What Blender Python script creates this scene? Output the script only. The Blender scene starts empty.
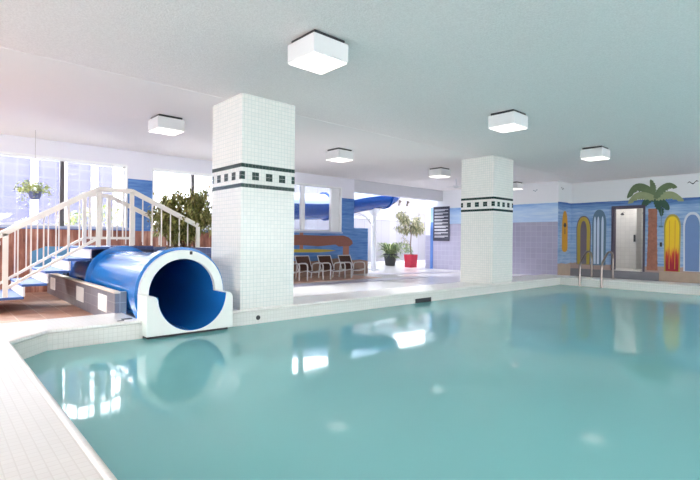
import bpy, bmesh, math, random
from mathutils import Vector, Matrix, noise as mnoise

S = bpy.context.scene
COL = S.collection
PI = math.pi

# ------------------------------------------------------------------ camera
THETA = math.radians(47.8)                 # heading, counted from +X (along the pool) towards +Y (window wall)
cam_d = bpy.data.cameras.new('camera')
cam = bpy.data.objects.new('camera', cam_d); COL.objects.link(cam)
cam_d.sensor_width = 36.0
cam_d.lens = 36.0 * 467.0 / 700.0
cam_d.clip_start = 0.05; cam_d.clip_end = 300
cam.matrix_world = (Matrix.Translation((0, 0, 1.21)) @ Matrix.Rotation(THETA - PI / 2, 4, 'Z')
                    @ Matrix.Rotation(PI / 2, 4, 'X') @ Matrix.Rotation(math.radians(0.6), 4, 'Z'))
S.camera = cam

# ------------------------------------------------------------------ sky, light, exposure
W = bpy.data.worlds.new('world'); S.world = W; W.use_nodes = True
bg = W.node_tree.nodes['Background']
bg.inputs[0].default_value = (0.93, 0.96, 1.0, 1)
bg.inputs[1].default_value = 4.6
sun_d = bpy.data.lights.new('sun', 'SUN'); sun_d.energy = 5.5; sun_d.angle = math.radians(25); sun_d.color = (1.0, 0.98, 0.95)
sun = bpy.data.objects.new('sun', sun_d); COL.objects.link(sun)
sun.rotation_euler = Vector((-0.35, 0.94, 0.55)).to_track_quat('Z', 'Y').to_euler()
LAMP_STRENGTH = 0.65
def window_light(name, loc, rot, sx, sy, watts):  # area light used as an added, unseen fill panel
    d = bpy.data.lights.new(name, 'AREA'); d.shape = 'RECTANGLE'; d.size = sx; d.size_y = sy; d.energy = watts; d.color = (0.96, 0.98, 1.0)
    o = bpy.data.objects.new(name, d); COL.objects.link(o); o.location = loc; o.rotation_euler = rot
# added fill panels behind the camera, unseen, to brighten the room
window_light('window_light_west', (-9.9, 1.5, 1.75), (PI / 2, 0, -PI / 2), 20.0, 2.4, 100)
window_light('window_light_south', (4.0, -9.4, 1.7), (PI / 2, 0, 0), 26.0, 1.8, 15)
window_light('window_light_south_end', (12.6, -9.4, 1.7), (PI / 2, 0, 0), 9.0, 1.8, 60)
S.view_settings.view_transform = 'Standard'
S.view_settings.look = 'None'
S.view_settings.gamma = 1.0
S.view_settings.use_curve_mapping = False
S.view_settings.exposure = 1.62

# ------------------------------------------------------------------ material helpers
def lin(r, g, b):
    def f(c):
        c /= 255.0
        return c / 12.92 if c <= 0.04045 else ((c + 0.055) / 1.055) ** 2.4
    return (f(r), f(g), f(b), 1.0)

class NT:
    """tiny node-tree writer"""
    def __init__(self, name):
        self.m = bpy.data.materials.new(name); self.m.use_nodes = True
        self.t = self.m.node_tree
        self.b = self.t.nodes['Principled BSDF']; self.out = self.t.nodes['Material Output']
        self._pos = None
    def n(self, kind, **kw):
        nd = self.t.nodes.new(kind)
        for k, v in kw.items(): setattr(nd, k, v)
        return nd
    def l(self, a, b): self.t.links.new(a, b)
    def val(self, sock, v):
        if hasattr(v, 'is_linked') or hasattr(v, 'links'): self.l(v, sock)
        else: sock.default_value = v
    @property
    def pos(self):
        if self._pos is None:
            g = self.n('ShaderNodeNewGeometry'); s = self.n('ShaderNodeSeparateXYZ')
            self.l(g.outputs['Position'], s.inputs[0]); self._pos = (g.outputs['Position'], s.outputs[0], s.outputs[1], s.outputs[2])
        return self._pos
    def math(self, op, a, b=0.0, clamp=False):
        nd = self.n('ShaderNodeMath', operation=op, use_clamp=clamp)
        self.val(nd.inputs[0], a); self.val(nd.inputs[1], b); return nd.outputs[0]
    def comb(self, x, y, z=0.0):
        nd = self.n('ShaderNodeCombineXYZ')
        for i, v in enumerate((x, y, z)): self.val(nd.inputs[i], v)
        return nd.outputs[0]
    def mix(self, fac, a, b):
        nd = self.n('ShaderNodeMix', data_type='RGBA')
        self.val(nd.inputs[0], fac); self.val(nd.inputs[6], a); self.val(nd.inputs[7], b); return nd.outputs[2]
    def noise(self, vec, scale, detail=3.0, rough=0.5, dist=0.0):
        nd = self.n('ShaderNodeTexNoise'); self.val(nd.inputs['Vector'], vec)
        nd.inputs['Scale'].default_value = scale; nd.inputs['Detail'].default_value = detail
        nd.inputs['Roughness'].default_value = rough; nd.inputs['Distortion'].default_value = dist
        return nd.outputs['Fac']
    def ramp(self, fac, stops, interp='LINEAR'):
        nd = self.n('ShaderNodeValToRGB'); nd.color_ramp.interpolation = interp
        e = nd.color_ramp.elements
        while len(e) < len(stops): e.new(0.5)
        for el, (p, c) in zip(e, stops): el.position = p; el.color = c
        self.val(nd.inputs[0], fac); return nd.outputs[0]
    def scale(self, sx, sy, sz):
        nd = self.n('ShaderNodeVectorMath', operation='MULTIPLY'); self.l(self.pos[0], nd.inputs[0])
        nd.inputs[1].default_value = (sx, sy, sz); return nd.outputs[0]
    def brick(self, vec, c1, c2, grout, w, h, mortar, offset=0.0):
        nd = self.n('ShaderNodeTexBrick'); nd.offset = offset; nd.squash = 1.0
        self.val(nd.inputs['Vector'], vec); self.val(nd.inputs['Color1'], c1); self.val(nd.inputs['Color2'], c2); self.val(nd.inputs['Mortar'], grout)
        nd.inputs['Scale'].default_value = 1.0; nd.inputs['Mortar Size'].default_value = mortar
        nd.inputs['Mortar Smooth'].default_value = 0.1; nd.inputs['Bias'].default_value = 0.0
        nd.inputs['Brick Width'].default_value = w; nd.inputs['Row Height'].default_value = h
        return nd
    def bump(self, height, strength, dist=0.01):
        nd = self.n('ShaderNodeBump'); nd.inputs['Strength'].default_value = strength; nd.inputs['Distance'].default_value = dist
        self.l(height, nd.inputs['Height']); self.l(nd.outputs[0], self.b.inputs['Normal'])
    def done(self, color=None, rough=0.5, metal=0.0, spec=0.5):
        if color is not None: self.val(self.b.inputs['Base Color'], color)
        self.val(self.b.inputs['Roughness'], rough); self.b.inputs['Metallic'].default_value = metal
        self.b.inputs['Specular IOR Level'].default_value = spec
        return self.m

def plain(name, rgb, rough=0.5, metal=0.0, spec=0.5, var=0.06, vs=6.0):
    t = NT(name); c = lin(*rgb)
    d = tuple(x * (1 - var) for x in c[:3]) + (1,)
    col = t.mix(t.noise(t.pos[0], vs), d, c)
    return t.done(col, rough, metal, spec)

def tile_v(name, a, b, grout, w, h, mortar, rough=0.3, z0=0.0, u0=0.0):
    """upright tiling: runs along the wall and up it"""
    t = NT(name); _, x, y, z = t.pos
    v = t.comb(t.math('ADD', t.math('ADD', x, y), u0), t.math('SUBTRACT', z, z0))
    br = t.brick(v, lin(*a), lin(*b), lin(*grout), w, h, mortar)
    t.bump(t.math('SUBTRACT', 1.0, br.outputs['Fac']), 0.25, 0.002)
    return t.done(br.outputs['Color'], rough)

def tile_h(name, a, b, grout, w, h, mortar, rough=0.35, big=None):
    t = NT(name); _, x, y, z = t.pos
    br = t.brick(t.comb(x, y), lin(*a), lin(*b), lin(*grout), w, h, mortar)
    col = br.outputs['Color']
    nz = t.noise(t.pos[0], 0.9, 4.0)
    col = t.mix(t.math('MULTIPLY', nz, 0.12), col, lin(*grout))
    t.bump(t.math('SUBTRACT', 1.0, br.outputs['Fac']), 0.2, 0.002)
    return t.done(col, rough)

def sea(t, along, dark, mid, light, z_top):
    """brushed painted sea: long level strokes, deepest blue at the horizon"""
    _, x, y, z = t.pos
    v = t.comb(t.math('MULTIPLY', along, 1.6), t.math('MULTIPLY', z, 14.0))
    n1 = t.noise(v, 1.0, 4.0, 0.6, 0.4)
    v2 = t.comb(t.math('MULTIPLY', along, 0.5), t.math('MULTIPLY', z, 1.3))
    n2 = t.noise(v2, 1.0, 2.0)
    horizon = t.math('MULTIPLY', t.math('SUBTRACT', z, z_top - 0.30), 1.6, True)
    f = t.math('SUBTRACT', t.math('ADD', t.math('MULTIPLY', n1, 0.75), t.math('MULTIPLY', n2, 0.35)), horizon)
    return t.ramp(f, [(0.05, lin(*dark)), (0.38, lin(*mid)), (0.68, lin(*light))])

def above(t, coord, h, wob=0.0):
    c = coord
    if wob: c = t.math('ADD', c, t.math('MULTIPLY', t.math('SUBTRACT', t.noise(t.pos[0], 2.5), 0.5), wob))
    return t.math('GREATER_THAN', c, h)

M = {}
# ceiling
t = NT('stippled_ceiling'); n1 = t.noise(t.pos[0], 55.0, 3.0, 0.7)
t.bump(n1, 0.55, 0.02)
M['ceil'] = t.done(t.mix(t.ramp(n1, [(0.35, (0, 0, 0, 1)), (0.65, (1, 1, 1, 1))]), lin(240, 232, 231), lin(252, 245, 244)), 0.9, spec=0.1)
t = NT('smooth_ceiling'); n1 = t.noise(t.pos[0], 40.0, 3.0, 0.7); t.bump(n1, 0.2, 0.01)
M['ceil2'] = t.done(t.mix(n1, lin(243, 237, 236), lin(249, 244, 243)), 0.9, spec=0.1)
# column tiles
PT = 0.95 / 16.0
BAND_Z = 1.975
M['coltile'] = tile_v('white_mosaic', (228, 228, 222), (234, 233, 227), (208, 215, 211), PT, PT, 0.0035, 0.25, BAND_Z, 0.0)
M['green'] = plain('dark_green_tile', (38, 66, 60), 0.2, var=0.3, vs=30)
# decks
M['coping'] = tile_h('cream_mosaic', (238, 235, 229), (241, 238, 232), (230, 226, 219), 0.052, 0.052, 0.003, 0.3)
M['copev'] = tile_v('cream_mosaic_upright', (222, 221, 215), (226, 225, 219), (212, 211, 204), 0.052, 0.052, 0.003, 0.3)
M['deck'] = tile_h('white_deck_tile', (240, 239, 239), (243, 242, 242), (232, 231, 232), 0.2, 0.2, 0.004, 0.18)
M['brown'] = tile_h('terracotta_tile', (206, 160, 134), (184, 134, 108), (214, 186, 166), 0.33, 0.33, 0.008, 0.4)
M['strip'] = tile_h('grey_band_tile', (128, 126, 146), (138, 136, 156), (152, 150, 164), 0.15, 0.15, 0.004, 0.4)  # darker tone for the shadows painted on the deck
M['sand'] = plain('sandy_paint', (190, 170, 150), 0.7, var=0.25, vs=5)
# walls
t = NT('window_wall_paint'); _, x, y, z = t.pos
c = t.mix(above(t, z, 2.66), sea(t, x, (26, 74, 148), (52, 104, 176), (104, 146, 200), 2.9), lin(226, 224, 233))
M['wall_n'] = t.done(c, 0.6)
t = NT('sea_wall_paint'); _, x, y, z = t.pos
c = t.mix(above(t, z, 2.63, 0.03), t.mix(above(t, z, 0.46, 0.16), lin(176, 152, 142), sea(t, t.math('ADD', x, y), (44, 88, 156), (106, 146, 196), (168, 194, 222), 2.63)), lin(226, 227, 229))
M['wall_e'] = t.done(c, 0.6)
t = NT('half_tiled_wall'); _, x, y, z = t.pos
br = t.brick(t.comb(y, z), lin(166, 163, 186), lin(172, 169, 192), lin(188, 185, 203), 0.2, 0.2, 0.006)
seac = sea(t, y, (120, 165, 222), (176, 205, 238), (206, 224, 245), 2.62)
c = t.mix(above(t, z, 1.93), br.outputs['Color'], t.mix(above(t, z, 2.6, 0.03), seac, lin(232, 232, 236)))
M['wall_p'] = t.done(c, 0.4)
M['purple'] = tile_v('lilac_tile', (166, 163, 186), (172, 169, 192), (188, 185, 203), 0.2, 0.2, 0.006, 0.4)
M['white'] = plain('white_paint', (238, 238, 240), 0.55, var=0.03)
M['beam'] = plain('grey_white_paint', (206, 205, 212), 0.6, var=0.03)
M['greyplinth'] = plain('grey_plinth_paint', (128, 128, 134), 0.6, var=0.15)
M['shower'] = tile_v('shower_tile', (206, 204, 200), (212, 210, 206), (190, 188, 186), 0.15, 0.15, 0.004, 0.3)
M['doorframe'] = plain('dark_plum_paint', (74, 66, 84), 0.5, var=0.15)
# metal, plastic
M['rail'] = plain('cream_rail_paint', (238, 230, 220), 0.4, var=0.05)
M['steel'] = plain('brushed_steel', (148, 138, 132), 0.3, 1.0)
M['alu'] = plain('white_aluminium', (235, 235, 238), 0.4, var=0.03)
M['darkframe'] = plain('dark_bronze_frame', (92, 88, 92), 0.45)
M['lampbox'] = plain('white_lamp_housing', (222, 222, 222), 0.5, var=0.02)
M['dark'] = plain('dark_grey_metal', (46, 46, 50), 0.5)
M['bluetube'] = plain('glossy_blue_fibreglass', (34, 118, 196), 0.16, var=0.08, vs=2)
M['deepblue'] = plain('deep_blue_fibreglass', (28, 78, 158), 0.25, var=0.08, vs=2)
M['paleblue'] = plain('pale_translucent_blue', (196, 214, 240), 0.25, var=0.05, vs=2)
M['gel'] = plain('white_fibreglass', (232, 236, 230), 0.3, var=0.03)
M['tread'] = plain('blue_tread_rubber', (66, 102, 168), 0.6, var=0.2, vs=9)
M['riser'] = plain('white_riser_paint', (232, 230, 232), 0.5, var=0.05)
M['navy'] = tile_v('navy_tile', (34, 52, 100), (42, 60, 112), (70, 84, 130), 0.15, 0.15, 0.004, 0.35)
M['greytile'] = tile_v('grey_wall_tile', (112, 113, 122), (124, 125, 134), (150, 150, 156), 0.3, 0.15, 0.005, 0.35)
M['ledge'] = plain('cream_ledge', (222, 208, 192), 0.5, var=0.1)
M['panel'] = plain('white_panel_tile', (236, 234, 230), 0.4, var=0.04)
M['sling'] = plain('brown_sling_fabric', (96, 66, 56), 0.8, var=0.25, vs=60)
M['chairframe'] = plain('silver_chair_frame', (214, 212, 214), 0.35, var=0.05)
M['bowl'] = plain('slate_blue_plastic', (98, 106, 146), 0.5)
M['redpot'] = plain('red_glazed_pot', (190, 20, 56), 0.3, var=0.08)
M['darkpot'] = plain('charcoal_plastic_pot', (62, 64, 66), 0.5)
M['soil'] = plain('potting_soil', (70, 54, 42), 0.9, var=0.4, vs=40)
M['bark'] = plain('pale_brown_bark', (132, 108, 84), 0.8, var=0.3, vs=30)
M['signboard'] = plain('charcoal_sign_board', (62, 62, 78), 0.45, var=0.08)
M['signline'] = plain('sign_lettering', (206, 206, 214), 0.5, var=0.05)
M['signhead'] = plain('sign_header', (40, 40, 52), 0.45)
M['bluetrim'] = plain('blue_pilaster_paint', (92, 134, 208), 0.5, var=0.1)
M['bluetrim2'] = plain('pale_blue_pilaster_paint', (160, 196, 236), 0.5, var=0.1)
M['chrome'] = plain('chrome', (200, 200, 204), 0.15, 1.0)
M['poolfloor'] = tile_h('pool_floor_tile', (120, 196, 192), (128, 202, 198), (110, 180, 178), 0.15, 0.15, 0.004, 0.4)
M['black'] = plain('black_plastic', (30, 30, 32), 0.5)

def emit(name, rgb, s):
    t = NT(name); t.b.inputs['Base Color'].default_value = lin(*rgb)
    t.b.inputs['Emission Color'].default_value = lin(*rgb); t.b.inputs['Emission Strength'].default_value = s
    return t.m
M['shower_diffuser'] = emit('lit_shower_panel', (255, 249, 242), 3.0)
M['diffuser'] = emit('lit_lamp_diffuser', (255, 249, 242), LAMP_STRENGTH)

def leafmat(name, stops):
    t = NT(name); g = t.n('ShaderNodeNewGeometry')
    t.b.inputs['Subsurface Weight'].default_value = 0.0
    return t.done(t.ramp(g.outputs['Random Per Island'], stops), 0.5)
M['leaf_bush'] = leafmat('bush_leaf', [(0.0, lin(88, 94, 46)), (0.4, lin(138, 140, 74)), (0.75, lin(184, 178, 108)), (1.0, lin(128, 108, 70))])
M['leaf_basket'] = leafmat('basket_leaf', [(0.0, lin(128, 150, 62)), (0.5, lin(184, 196, 100)), (1.0, lin(222, 222, 160))])
M['leaf_tree'] = leafmat('tree_leaf', [(0.0, lin(96, 104, 70)), (0.5, lin(150, 150, 112)), (1.0, lin(206, 198, 164))])
M['leaf_strap'] = leafmat('strap_leaf', [(0.0, lin(72, 104, 54)), (0.6, lin(124, 146, 88)), (1.0, lin(190, 196, 150))])
M['leaf_out'] = leafmat('outdoor_shrub_leaf', [(0.0, lin(92, 108, 50)), (0.6, lin(128, 138, 70)), (1.0, lin(160, 160, 96))])

# glass: clear, with a Fresnel reflection
t = NT('window_glass'); t.t.nodes.remove(t.b)
tr = t.n('ShaderNodeBsdfTransparent'); gl = t.n('ShaderNodeBsdfGlossy'); gl.inputs['Roughness'].default_value = 0.02
fr = t.n('ShaderNodeFresnel'); fr.inputs['IOR'].default_value = 1.35; mx = t.n('ShaderNodeMixShader')
tr.inputs[0].default_value = (0.97, 0.98, 0.99, 1)
t.l(fr.outputs[0], mx.inputs[0]); t.l(tr.outputs[0], mx.inputs[1]); t.l(gl.outputs[0], mx.inputs[2]); t.l(mx.outputs[0], t.out.inputs[0])
M['glass'] = t.m
# water: cloudy teal body under a clear rippled reflecting surface
t = NT('pool_water'); t.t.nodes.remove(t.b)
_, x, y, z = t.pos
df = t.n('ShaderNodeBsdfDiffuse'); df.inputs[0].default_value = lin(156, 228, 228)
tr = t.n('ShaderNodeBsdfTransparent'); tr.inputs[0].default_value = lin(150, 214, 210)
m1 = t.n('ShaderNodeMixShader'); m1.inputs[0].default_value = 0.22
t.l(df.outputs[0], m1.inputs[1]); t.l(tr.outputs[0], m1.inputs[2])
gl = t.n('ShaderNodeBsdfGlossy'); gl.inputs['Roughness'].default_value = 0.05
fr = t.n('ShaderNodeFresnel'); fr.inputs['IOR'].default_value = 1.33
bp = t.n('ShaderNodeBump'); bp.inputs['Strength'].default_value = 0.35; bp.inputs['Distance'].default_value = 0.004
t.l(t.noise(t.scale(1.5, 2.2, 1.0), 1.0, 2.0, 0.5, 0.3), bp.inputs['Height'])
t.l(bp.outputs[0], gl.inputs['Normal']); t.l(bp.outputs[0], fr.inputs['Normal'])
m2 = t.n('ShaderNodeMixShader'); t.l(fr.outputs[0], m2.inputs[0]); t.l(m1.outputs[0], m2.inputs[1]); t.l(gl.outputs[0], m2.inputs[2])
t.l(m2.outputs[0], t.out.inputs[0])
M['water'] = t.m

# ------------------------------------------------------------------ mesh helpers
def bx(bm, x0, x1, y0, y1, z0, z1, bevel=0.0):
    r = bmesh.ops.create_cube(bm, size=1.0)
    vs = r['verts']
    for v in vs:
        v.co = Vector(((x0 + x1) / 2 + v.co.x * (x1 - x0), (y0 + y1) / 2 + v.co.y * (y1 - y0), (z0 + z1) / 2 + v.co.z * (z1 - z0)))
    if bevel > 0:
        es = list({e for v in vs for e in v.link_edges})
        bmesh.ops.bevel(bm, geom=es, offset=bevel, segments=2, affect='EDGES', profile=0.5)
    return bm

def tube(bm, pts, r, seg=8, cap=True, radii=None):
    """a round bar swept along points"""
    pts = [Vector(p) for p in pts]; rings = []
    n = len(pts); up0 = None
    for i, p in enumerate(pts):
        d = (pts[min(i + 1, n - 1)] - pts[max(i - 1, 0)]).normalized()
        if up0 is None:
            ref = Vector((0, 0, 1)) if abs(d.z) < 0.9 else Vector((1, 0, 0))
            a = d.cross(ref).normalized()
        else:
            a = (up0 - d * up0.dot(d)).normalized()
        up0 = a; b = d.cross(a).normalized()
        rr = radii[i] if radii else r
        rings.append([bm.verts.new(p + (a * math.cos(2 * PI * k / seg) + b * math.sin(2 * PI * k / seg)) * rr) for k in range(seg)])
    for i in range(n - 1):
        for k in range(seg):
            bm.faces.new((rings[i][k], rings[i][(k + 1) % seg], rings[i + 1][(k + 1) % seg], rings[i + 1][k]))
    if cap:
        bm.faces.new(rings[0][::-1]); bm.faces.new(rings[-1])
    return bm

def bar(bm, p, q, w, h):
    """square-section bar between two points (w across, h up)"""
    p, q = Vector(p), Vector(q); d = (q - p).normalized()
    ref = Vector((0, 0, 1)) if abs(d.z) < 0.95 else Vector((0, 1, 0))
    a = d.cross(ref).normalized() * w / 2; b = a.cross(d).normalized() * h / 2
    A = [bm.verts.new(p + s * a + u * b) for s, u in ((-1, -1), (1, -1), (1, 1), (-1, 1))]
    B = [bm.verts.new(q + s * a + u * b) for s, u in ((-1, -1), (1, -1), (1, 1), (-1, 1))]
    for i in range(4): bm.faces.new((A[i], A[(i + 1) % 4], B[(i + 1) % 4], B[i]))
    bm.faces.new(A[::-1]); bm.faces.new(B)
    return bm

def lathe(bm, prof, c, seg=24):
    rings = []
    for r, z in prof:
        rings.append([bm.verts.new((c[0] + r * math.cos(2 * PI * k / seg), c[1] + r * math.sin(2 * PI * k / seg), c[2] + z)) for k in range(seg)])
    for i in range(len(rings) - 1):
        for k in range(seg):
            bm.faces.new((rings[i][k], rings[i][(k + 1) % seg], rings[i + 1][(k + 1) % seg], rings[i + 1][k]))
    bm.faces.new(rings[0][::-1])
    bm.faces.new(rings[-1])
    return bm

def prism(bm, poly, fn, d0, d1):
    """polygon (a, b) pushed from depth d0 to d1; fn(a, b, d) -> point"""
    A = [bm.verts.new(fn(a, b, d0)) for a, b in poly]; B = [bm.verts.new(fn(a, b, d1)) for a, b in poly]
    bm.faces.new(A); bm.faces.new(B[::-1])
    for i in range(len(poly)):
        j = (i + 1) % len(poly); bm.faces.new((A[i], B[i], B[j], A[j]))
    return bm

def new(): return bmesh.new()

def props(o, label=None, cat=None, group=None, kind=None):
    if label: o['label'] = label
    if cat: o['category'] = cat
    if group: o['group'] = group
    if kind: o['kind'] = kind
    return o

def obj(name, bm, mat, parent=None, smooth=False, origin=None):
    """link a bmesh written in world space as one object; a child's points are kept relative to its thing"""
    bmesh.ops.recalc_face_normals(bm, faces=bm.faces[:])
    me = bpy.data.meshes.new(name)
    if parent is not None:
        off = Vector((0, 0, 0)); p = parent
        while p is not None: off += p.location; p = p.parent
    elif origin is not None: off = Vector(origin)
    else:
        xs = [v.co for v in bm.verts]
        off = Vector(((min(c.x for c in xs) + max(c.x for c in xs)) / 2, (min(c.y for c in xs) + max(c.y for c in xs)) / 2, min(c.z for c in xs)))
    bmesh.ops.translate(bm, verts=bm.verts[:], vec=-off)
    bm.to_mesh(me); bm.free()
    if smooth:
        for p in me.polygons: p.use_smooth = True
        try: me.set_sharp_from_angle(angle=math.radians(40))
        except Exception: pass
    me.materials.append(mat if not isinstance(mat, str) else M[mat])
    o = bpy.data.objects.new(name, me); COL.objects.link(o)
    if parent is not None: o.parent = parent
    else: o.location = off
    return o

def thing(name, loc, label, cat, group=None, kind=None):
    o = bpy.data.objects.new(name, None); COL.objects.link(o); o.location = loc; o.empty_display_size = 0.1
    return props(o, label, cat, group, kind)

def dup(root, loc, label, rz=None):
    r = root.copy(); COL.objects.link(r); r.location = loc; r['label'] = label
    if rz is not None: r.rotation_euler.z = rz
    for ch in list(root.children):
        c = ch.copy(); COL.objects.link(c); c.parent = r
        for g in list(ch.children):
            d = g.copy(); COL.objects.link(d); d.parent = c
    return r

def struct(name, bm, mat, label, cat, smooth=False):
    return props(obj(name, bm, mat, None, smooth), label, cat, None, 'structure')

# ------------------------------------------------------------------ room shell
CZ = 3.357
XE, XP, YN, YR = 17.4, 16.35, 12.15, 7.2      # mural wall, lilac wall, window wall, return wall
XW, YS = -10.0, -9.5

bm = new(); bx(bm, XW, XE + 0.2, YS, 6.6, CZ, CZ + 0.2); struct('ceiling', bm, 'ceil', 'stippled grey white ceiling over the pool', 'ceiling')
bm = new(); bx(bm, XW, XE + 0.2, 6.6, YN + 0.25, CZ - 0.004, CZ + 0.2); struct('ceiling_deck', bm, 'ceil2', 'smooth white ceiling strip over the deck behind the columns', 'ceiling')

# deck floor with a hole for the pool; raised coping round the pool
PX0, PX1, PY0, PY1 = 0.60, 14.1, -7.0, 6.13
NX0, NX1 = 2.03, 3.185
POOL = [(PX0, PY0), (PX1, PY0), (PX1, PY1), (NX1, PY1), (NX1, 6.995), (NX0, 6.995), (NX0, PY1), (1.0, PY1), (PX0, 5.68)]
bm = new()
bx(bm, 3.2, XE + 0.2, 7.0, 20.0, -0.2, 0.0); bx(bm, 2.03, 3.2, 11.3, 20.0, -0.2, 0.0); bx(bm, 2.03, 3.2, 6.9, 11.3, -0.3, -0.2); bx(bm, 15.0, XE + 0.2, YS, 7.0, -0.2, 0.0)
struct('floor', bm, 'deck', 'white tiled deck floor behind the pool', 'floor')
bm = new(); bx(bm, XW, 2.03, 7.0, YN + 0.1, -0.2, 0.0)
struct('floor_brown', bm, 'brown', 'terracotta tiled floor under the white stairs at left', 'floor')
bm = new(); bx(bm, 5.6, 10.95, 10.52, YN, -0.02, 0.006)
struct('floor_chairs', bm, 'brown', 'terracotta tiled strip under the row of chairs', 'floor')
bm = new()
bx(bm, 4.6, 12.3, 9.74, 10.26, -0.02, 0.005)  # shadow of beam and half wall, laid in as a darker strip
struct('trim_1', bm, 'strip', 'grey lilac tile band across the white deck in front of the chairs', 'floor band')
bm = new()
prism(bm, [(11.95, 11.3), (15.6, 10.6), (15.6, 10.95), (12.0, 12.1)], lambda a, b, d: (a, b, d), -0.02, 0.004)  # further shadow patch on the deck, put in as grey colour
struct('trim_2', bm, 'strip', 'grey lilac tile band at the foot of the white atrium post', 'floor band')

bm = new()
OUTL = [(XW, YS), (15.0, YS), (15.0, 7.0), (NX1, 7.0), (NX1, PY1), (PX1, PY1), (PX1, PY0), (PX0, PY0), (PX0, 5.68), (1.0, PY1), (NX0, PY1), (NX0, 7.0), (XW, 7.0)]
FACES = [(0, 1, 6, 7), (1, 2, 5, 6), (2, 3, 4, 5), (12, 0, 7, 8), (12, 8, 9), (12, 9, 10, 11)]
ct = [bm.verts.new((a, b, 0.16)) for a, b in OUTL]; cb = [bm.verts.new((a, b, -0.25)) for a, b in OUTL]
for f in FACES:
    bm.faces.new([ct[k] for k in f]); bm.faces.new([cb[k] for k in f[::-1]])
for k in range(len(OUTL)):
    j = (k + 1) % len(OUTL); bm.faces.new((ct[k], ct[j], cb[j], cb[k]))
struct('floor_coping', bm, 'coping', 'raised cream mosaic coping around the pool', 'pool coping')
# upright mosaic facing below the lip, and a rounded lip along the edge
bm = new(); POOLI = []
n = len(POOL)
for k in range(n):
    if k in (3, 4, 5): continue
    a, b = Vector(POOL[k]), Vector(POOL[(k + 1) % n])
    d = (b - a).normalized(); nrm = Vector((-d.y, d.x)) * 0.012
    A = [(a.x, a.y), (b.x, b.y), (b.x + nrm.x, b.y + nrm.y), (a.x + nrm.x, a.y + nrm.y)]
    prism(bm, A, lambda p, q, r: (p, q, r), -0.6, 0.125)
struct('trim_3', bm, 'copev', 'cream mosaic facing on the pool edge above the water', 'pool edge')
bm = new()
pts = [(a, b, 0.150) for a, b in POOL]; pts.append(pts[0])
for k in range(n):
    if k not in (3, 4, 5): tube(bm, [pts[k], pts[k + 1]], 0.024, 10)
struct('trim_4', bm, 'ledge' if False else 'coping', 'rounded cream lip along the pool edge', 'pool edge', True)

# pool basin and water
bm = new()
bx(bm, PX0 - 0.1, PX1 + 0.1, PY0 - 0.1, PY1 + 0.1, -1.6, -1.5)
bx(bm, PX0 - 0.15, PX0, PY0, PY1, -1.5, -0.25); bx(bm, PX1, PX1 + 0.15, PY0, PY1, -1.5, -0.25)
bx(bm, PX0, PX1, PY1, PY1 + 0.15, -1.5, -0.25); bx(bm, PX0, PX1, PY0 - 0.15, PY0, -1.5, -0.25)
struct('floor_pool', bm, 'poolfloor', 'pale teal tiled pool basin below the water', 'pool basin')
bm = new()
f = bm.faces.new([bm.verts.new((a, b, -0.06)) for a, b in [(PX0, PY0), (PX1, PY0), (PX1, PY1), (1.0, PY1), (PX0, 5.68)]])
struct('pool_water', bm, 'water', 'calm milky teal swimming pool water', 'water')

# window wall with openings
WINS = [(-2.4, 3.62, 1.45, 2.97), (4.25, 6.9, 1.45, 2.97), (7.55, 10.58, 1.48, 3.0)]
bm = new(); xs = XW
for x0, x1, z0, z1 in WINS:
    bx(bm, xs, x0, YN, YN + 0.25, 0, CZ); bx(bm, x0, x1, YN, YN + 0.25, 0, z0); bx(bm, x0, x1, YN, YN + 0.25, z1, CZ); xs = x1
bx(bm, xs, 11.2, YN, YN + 0.25, 0, CZ)
struct('wall_north', bm, 'wall_n', 'window wall with pale lilac top and blue painted piers', 'wall')
bm = new(); bx(bm, 11.2, 11.9, YN, YN + 0.12, 0, 1.64)
struct('wall_half', bm, 'wall_n', 'low blue painted half wall beside the rightmost brown chair', 'wall')
bm = new(); bx(bm, 11.2, XP, YN, YN + 0.25, 2.92, CZ)
struct('trim_5', bm, 'beam', 'grey white beam over the opening to the plant court', 'beam')

# lilac tiled wall, return wall, mural wall with a doorway
bm = new(); bx(bm, XP, XP + 0.2, YR + 0.02, 12.64, 0, CZ); struct('wall_lilac', bm, 'wall_p', 'half height lilac tiled wall with pale blue band behind the far column', 'wall')
bm = new(); bx(bm, XP, XE, YR, YR + 0.02, 0, CZ); struct('wall_return', bm, 'wall_e', 'short blue painted wall return bearing the yellow surfboard', 'wall')
DY0, DY1, DZ0, DZ1 = 4.86, 5.80, 0.27, 2.41
bm = new()
bx(bm, XE, XE + 0.2, YS, DY0, 0, CZ); bx(bm, XE, XE + 0.2, DY1, YR, 0, CZ)
bx(bm, XE, XE + 0.2, DY0, DY1, 0, DZ0); bx(bm, XE, XE + 0.2, DY0, DY1, DZ1, CZ)
struct('wall_east', bm, 'wall_e', 'far wall painted with a blue sea under a white sky', 'wall')
bm = new(); bx(bm, XE - 0.07, XE, 4.42, YR, 0, 0.27, 0.01); struct('baseboard_east', bm, 'greyplinth', 'grey painted plinth below the shower doorway', 'plinth')
bm = new(); bx(bm, XE - 0.05, XE, YS, 4.42, 0, 0.31, 0.01); struct('baseboard_sand', bm, 'sand', 'sand coloured painted plinth below the red and yellow surfboard', 'plinth')
bm = new(); bx(bm, XP + 0.02, XE - 0.08, YR - 0.02, YR, 0, 0.42); struct('baseboard_return', bm, 'sand', 'sandy painted foot of the short wall return', 'plinth')
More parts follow.
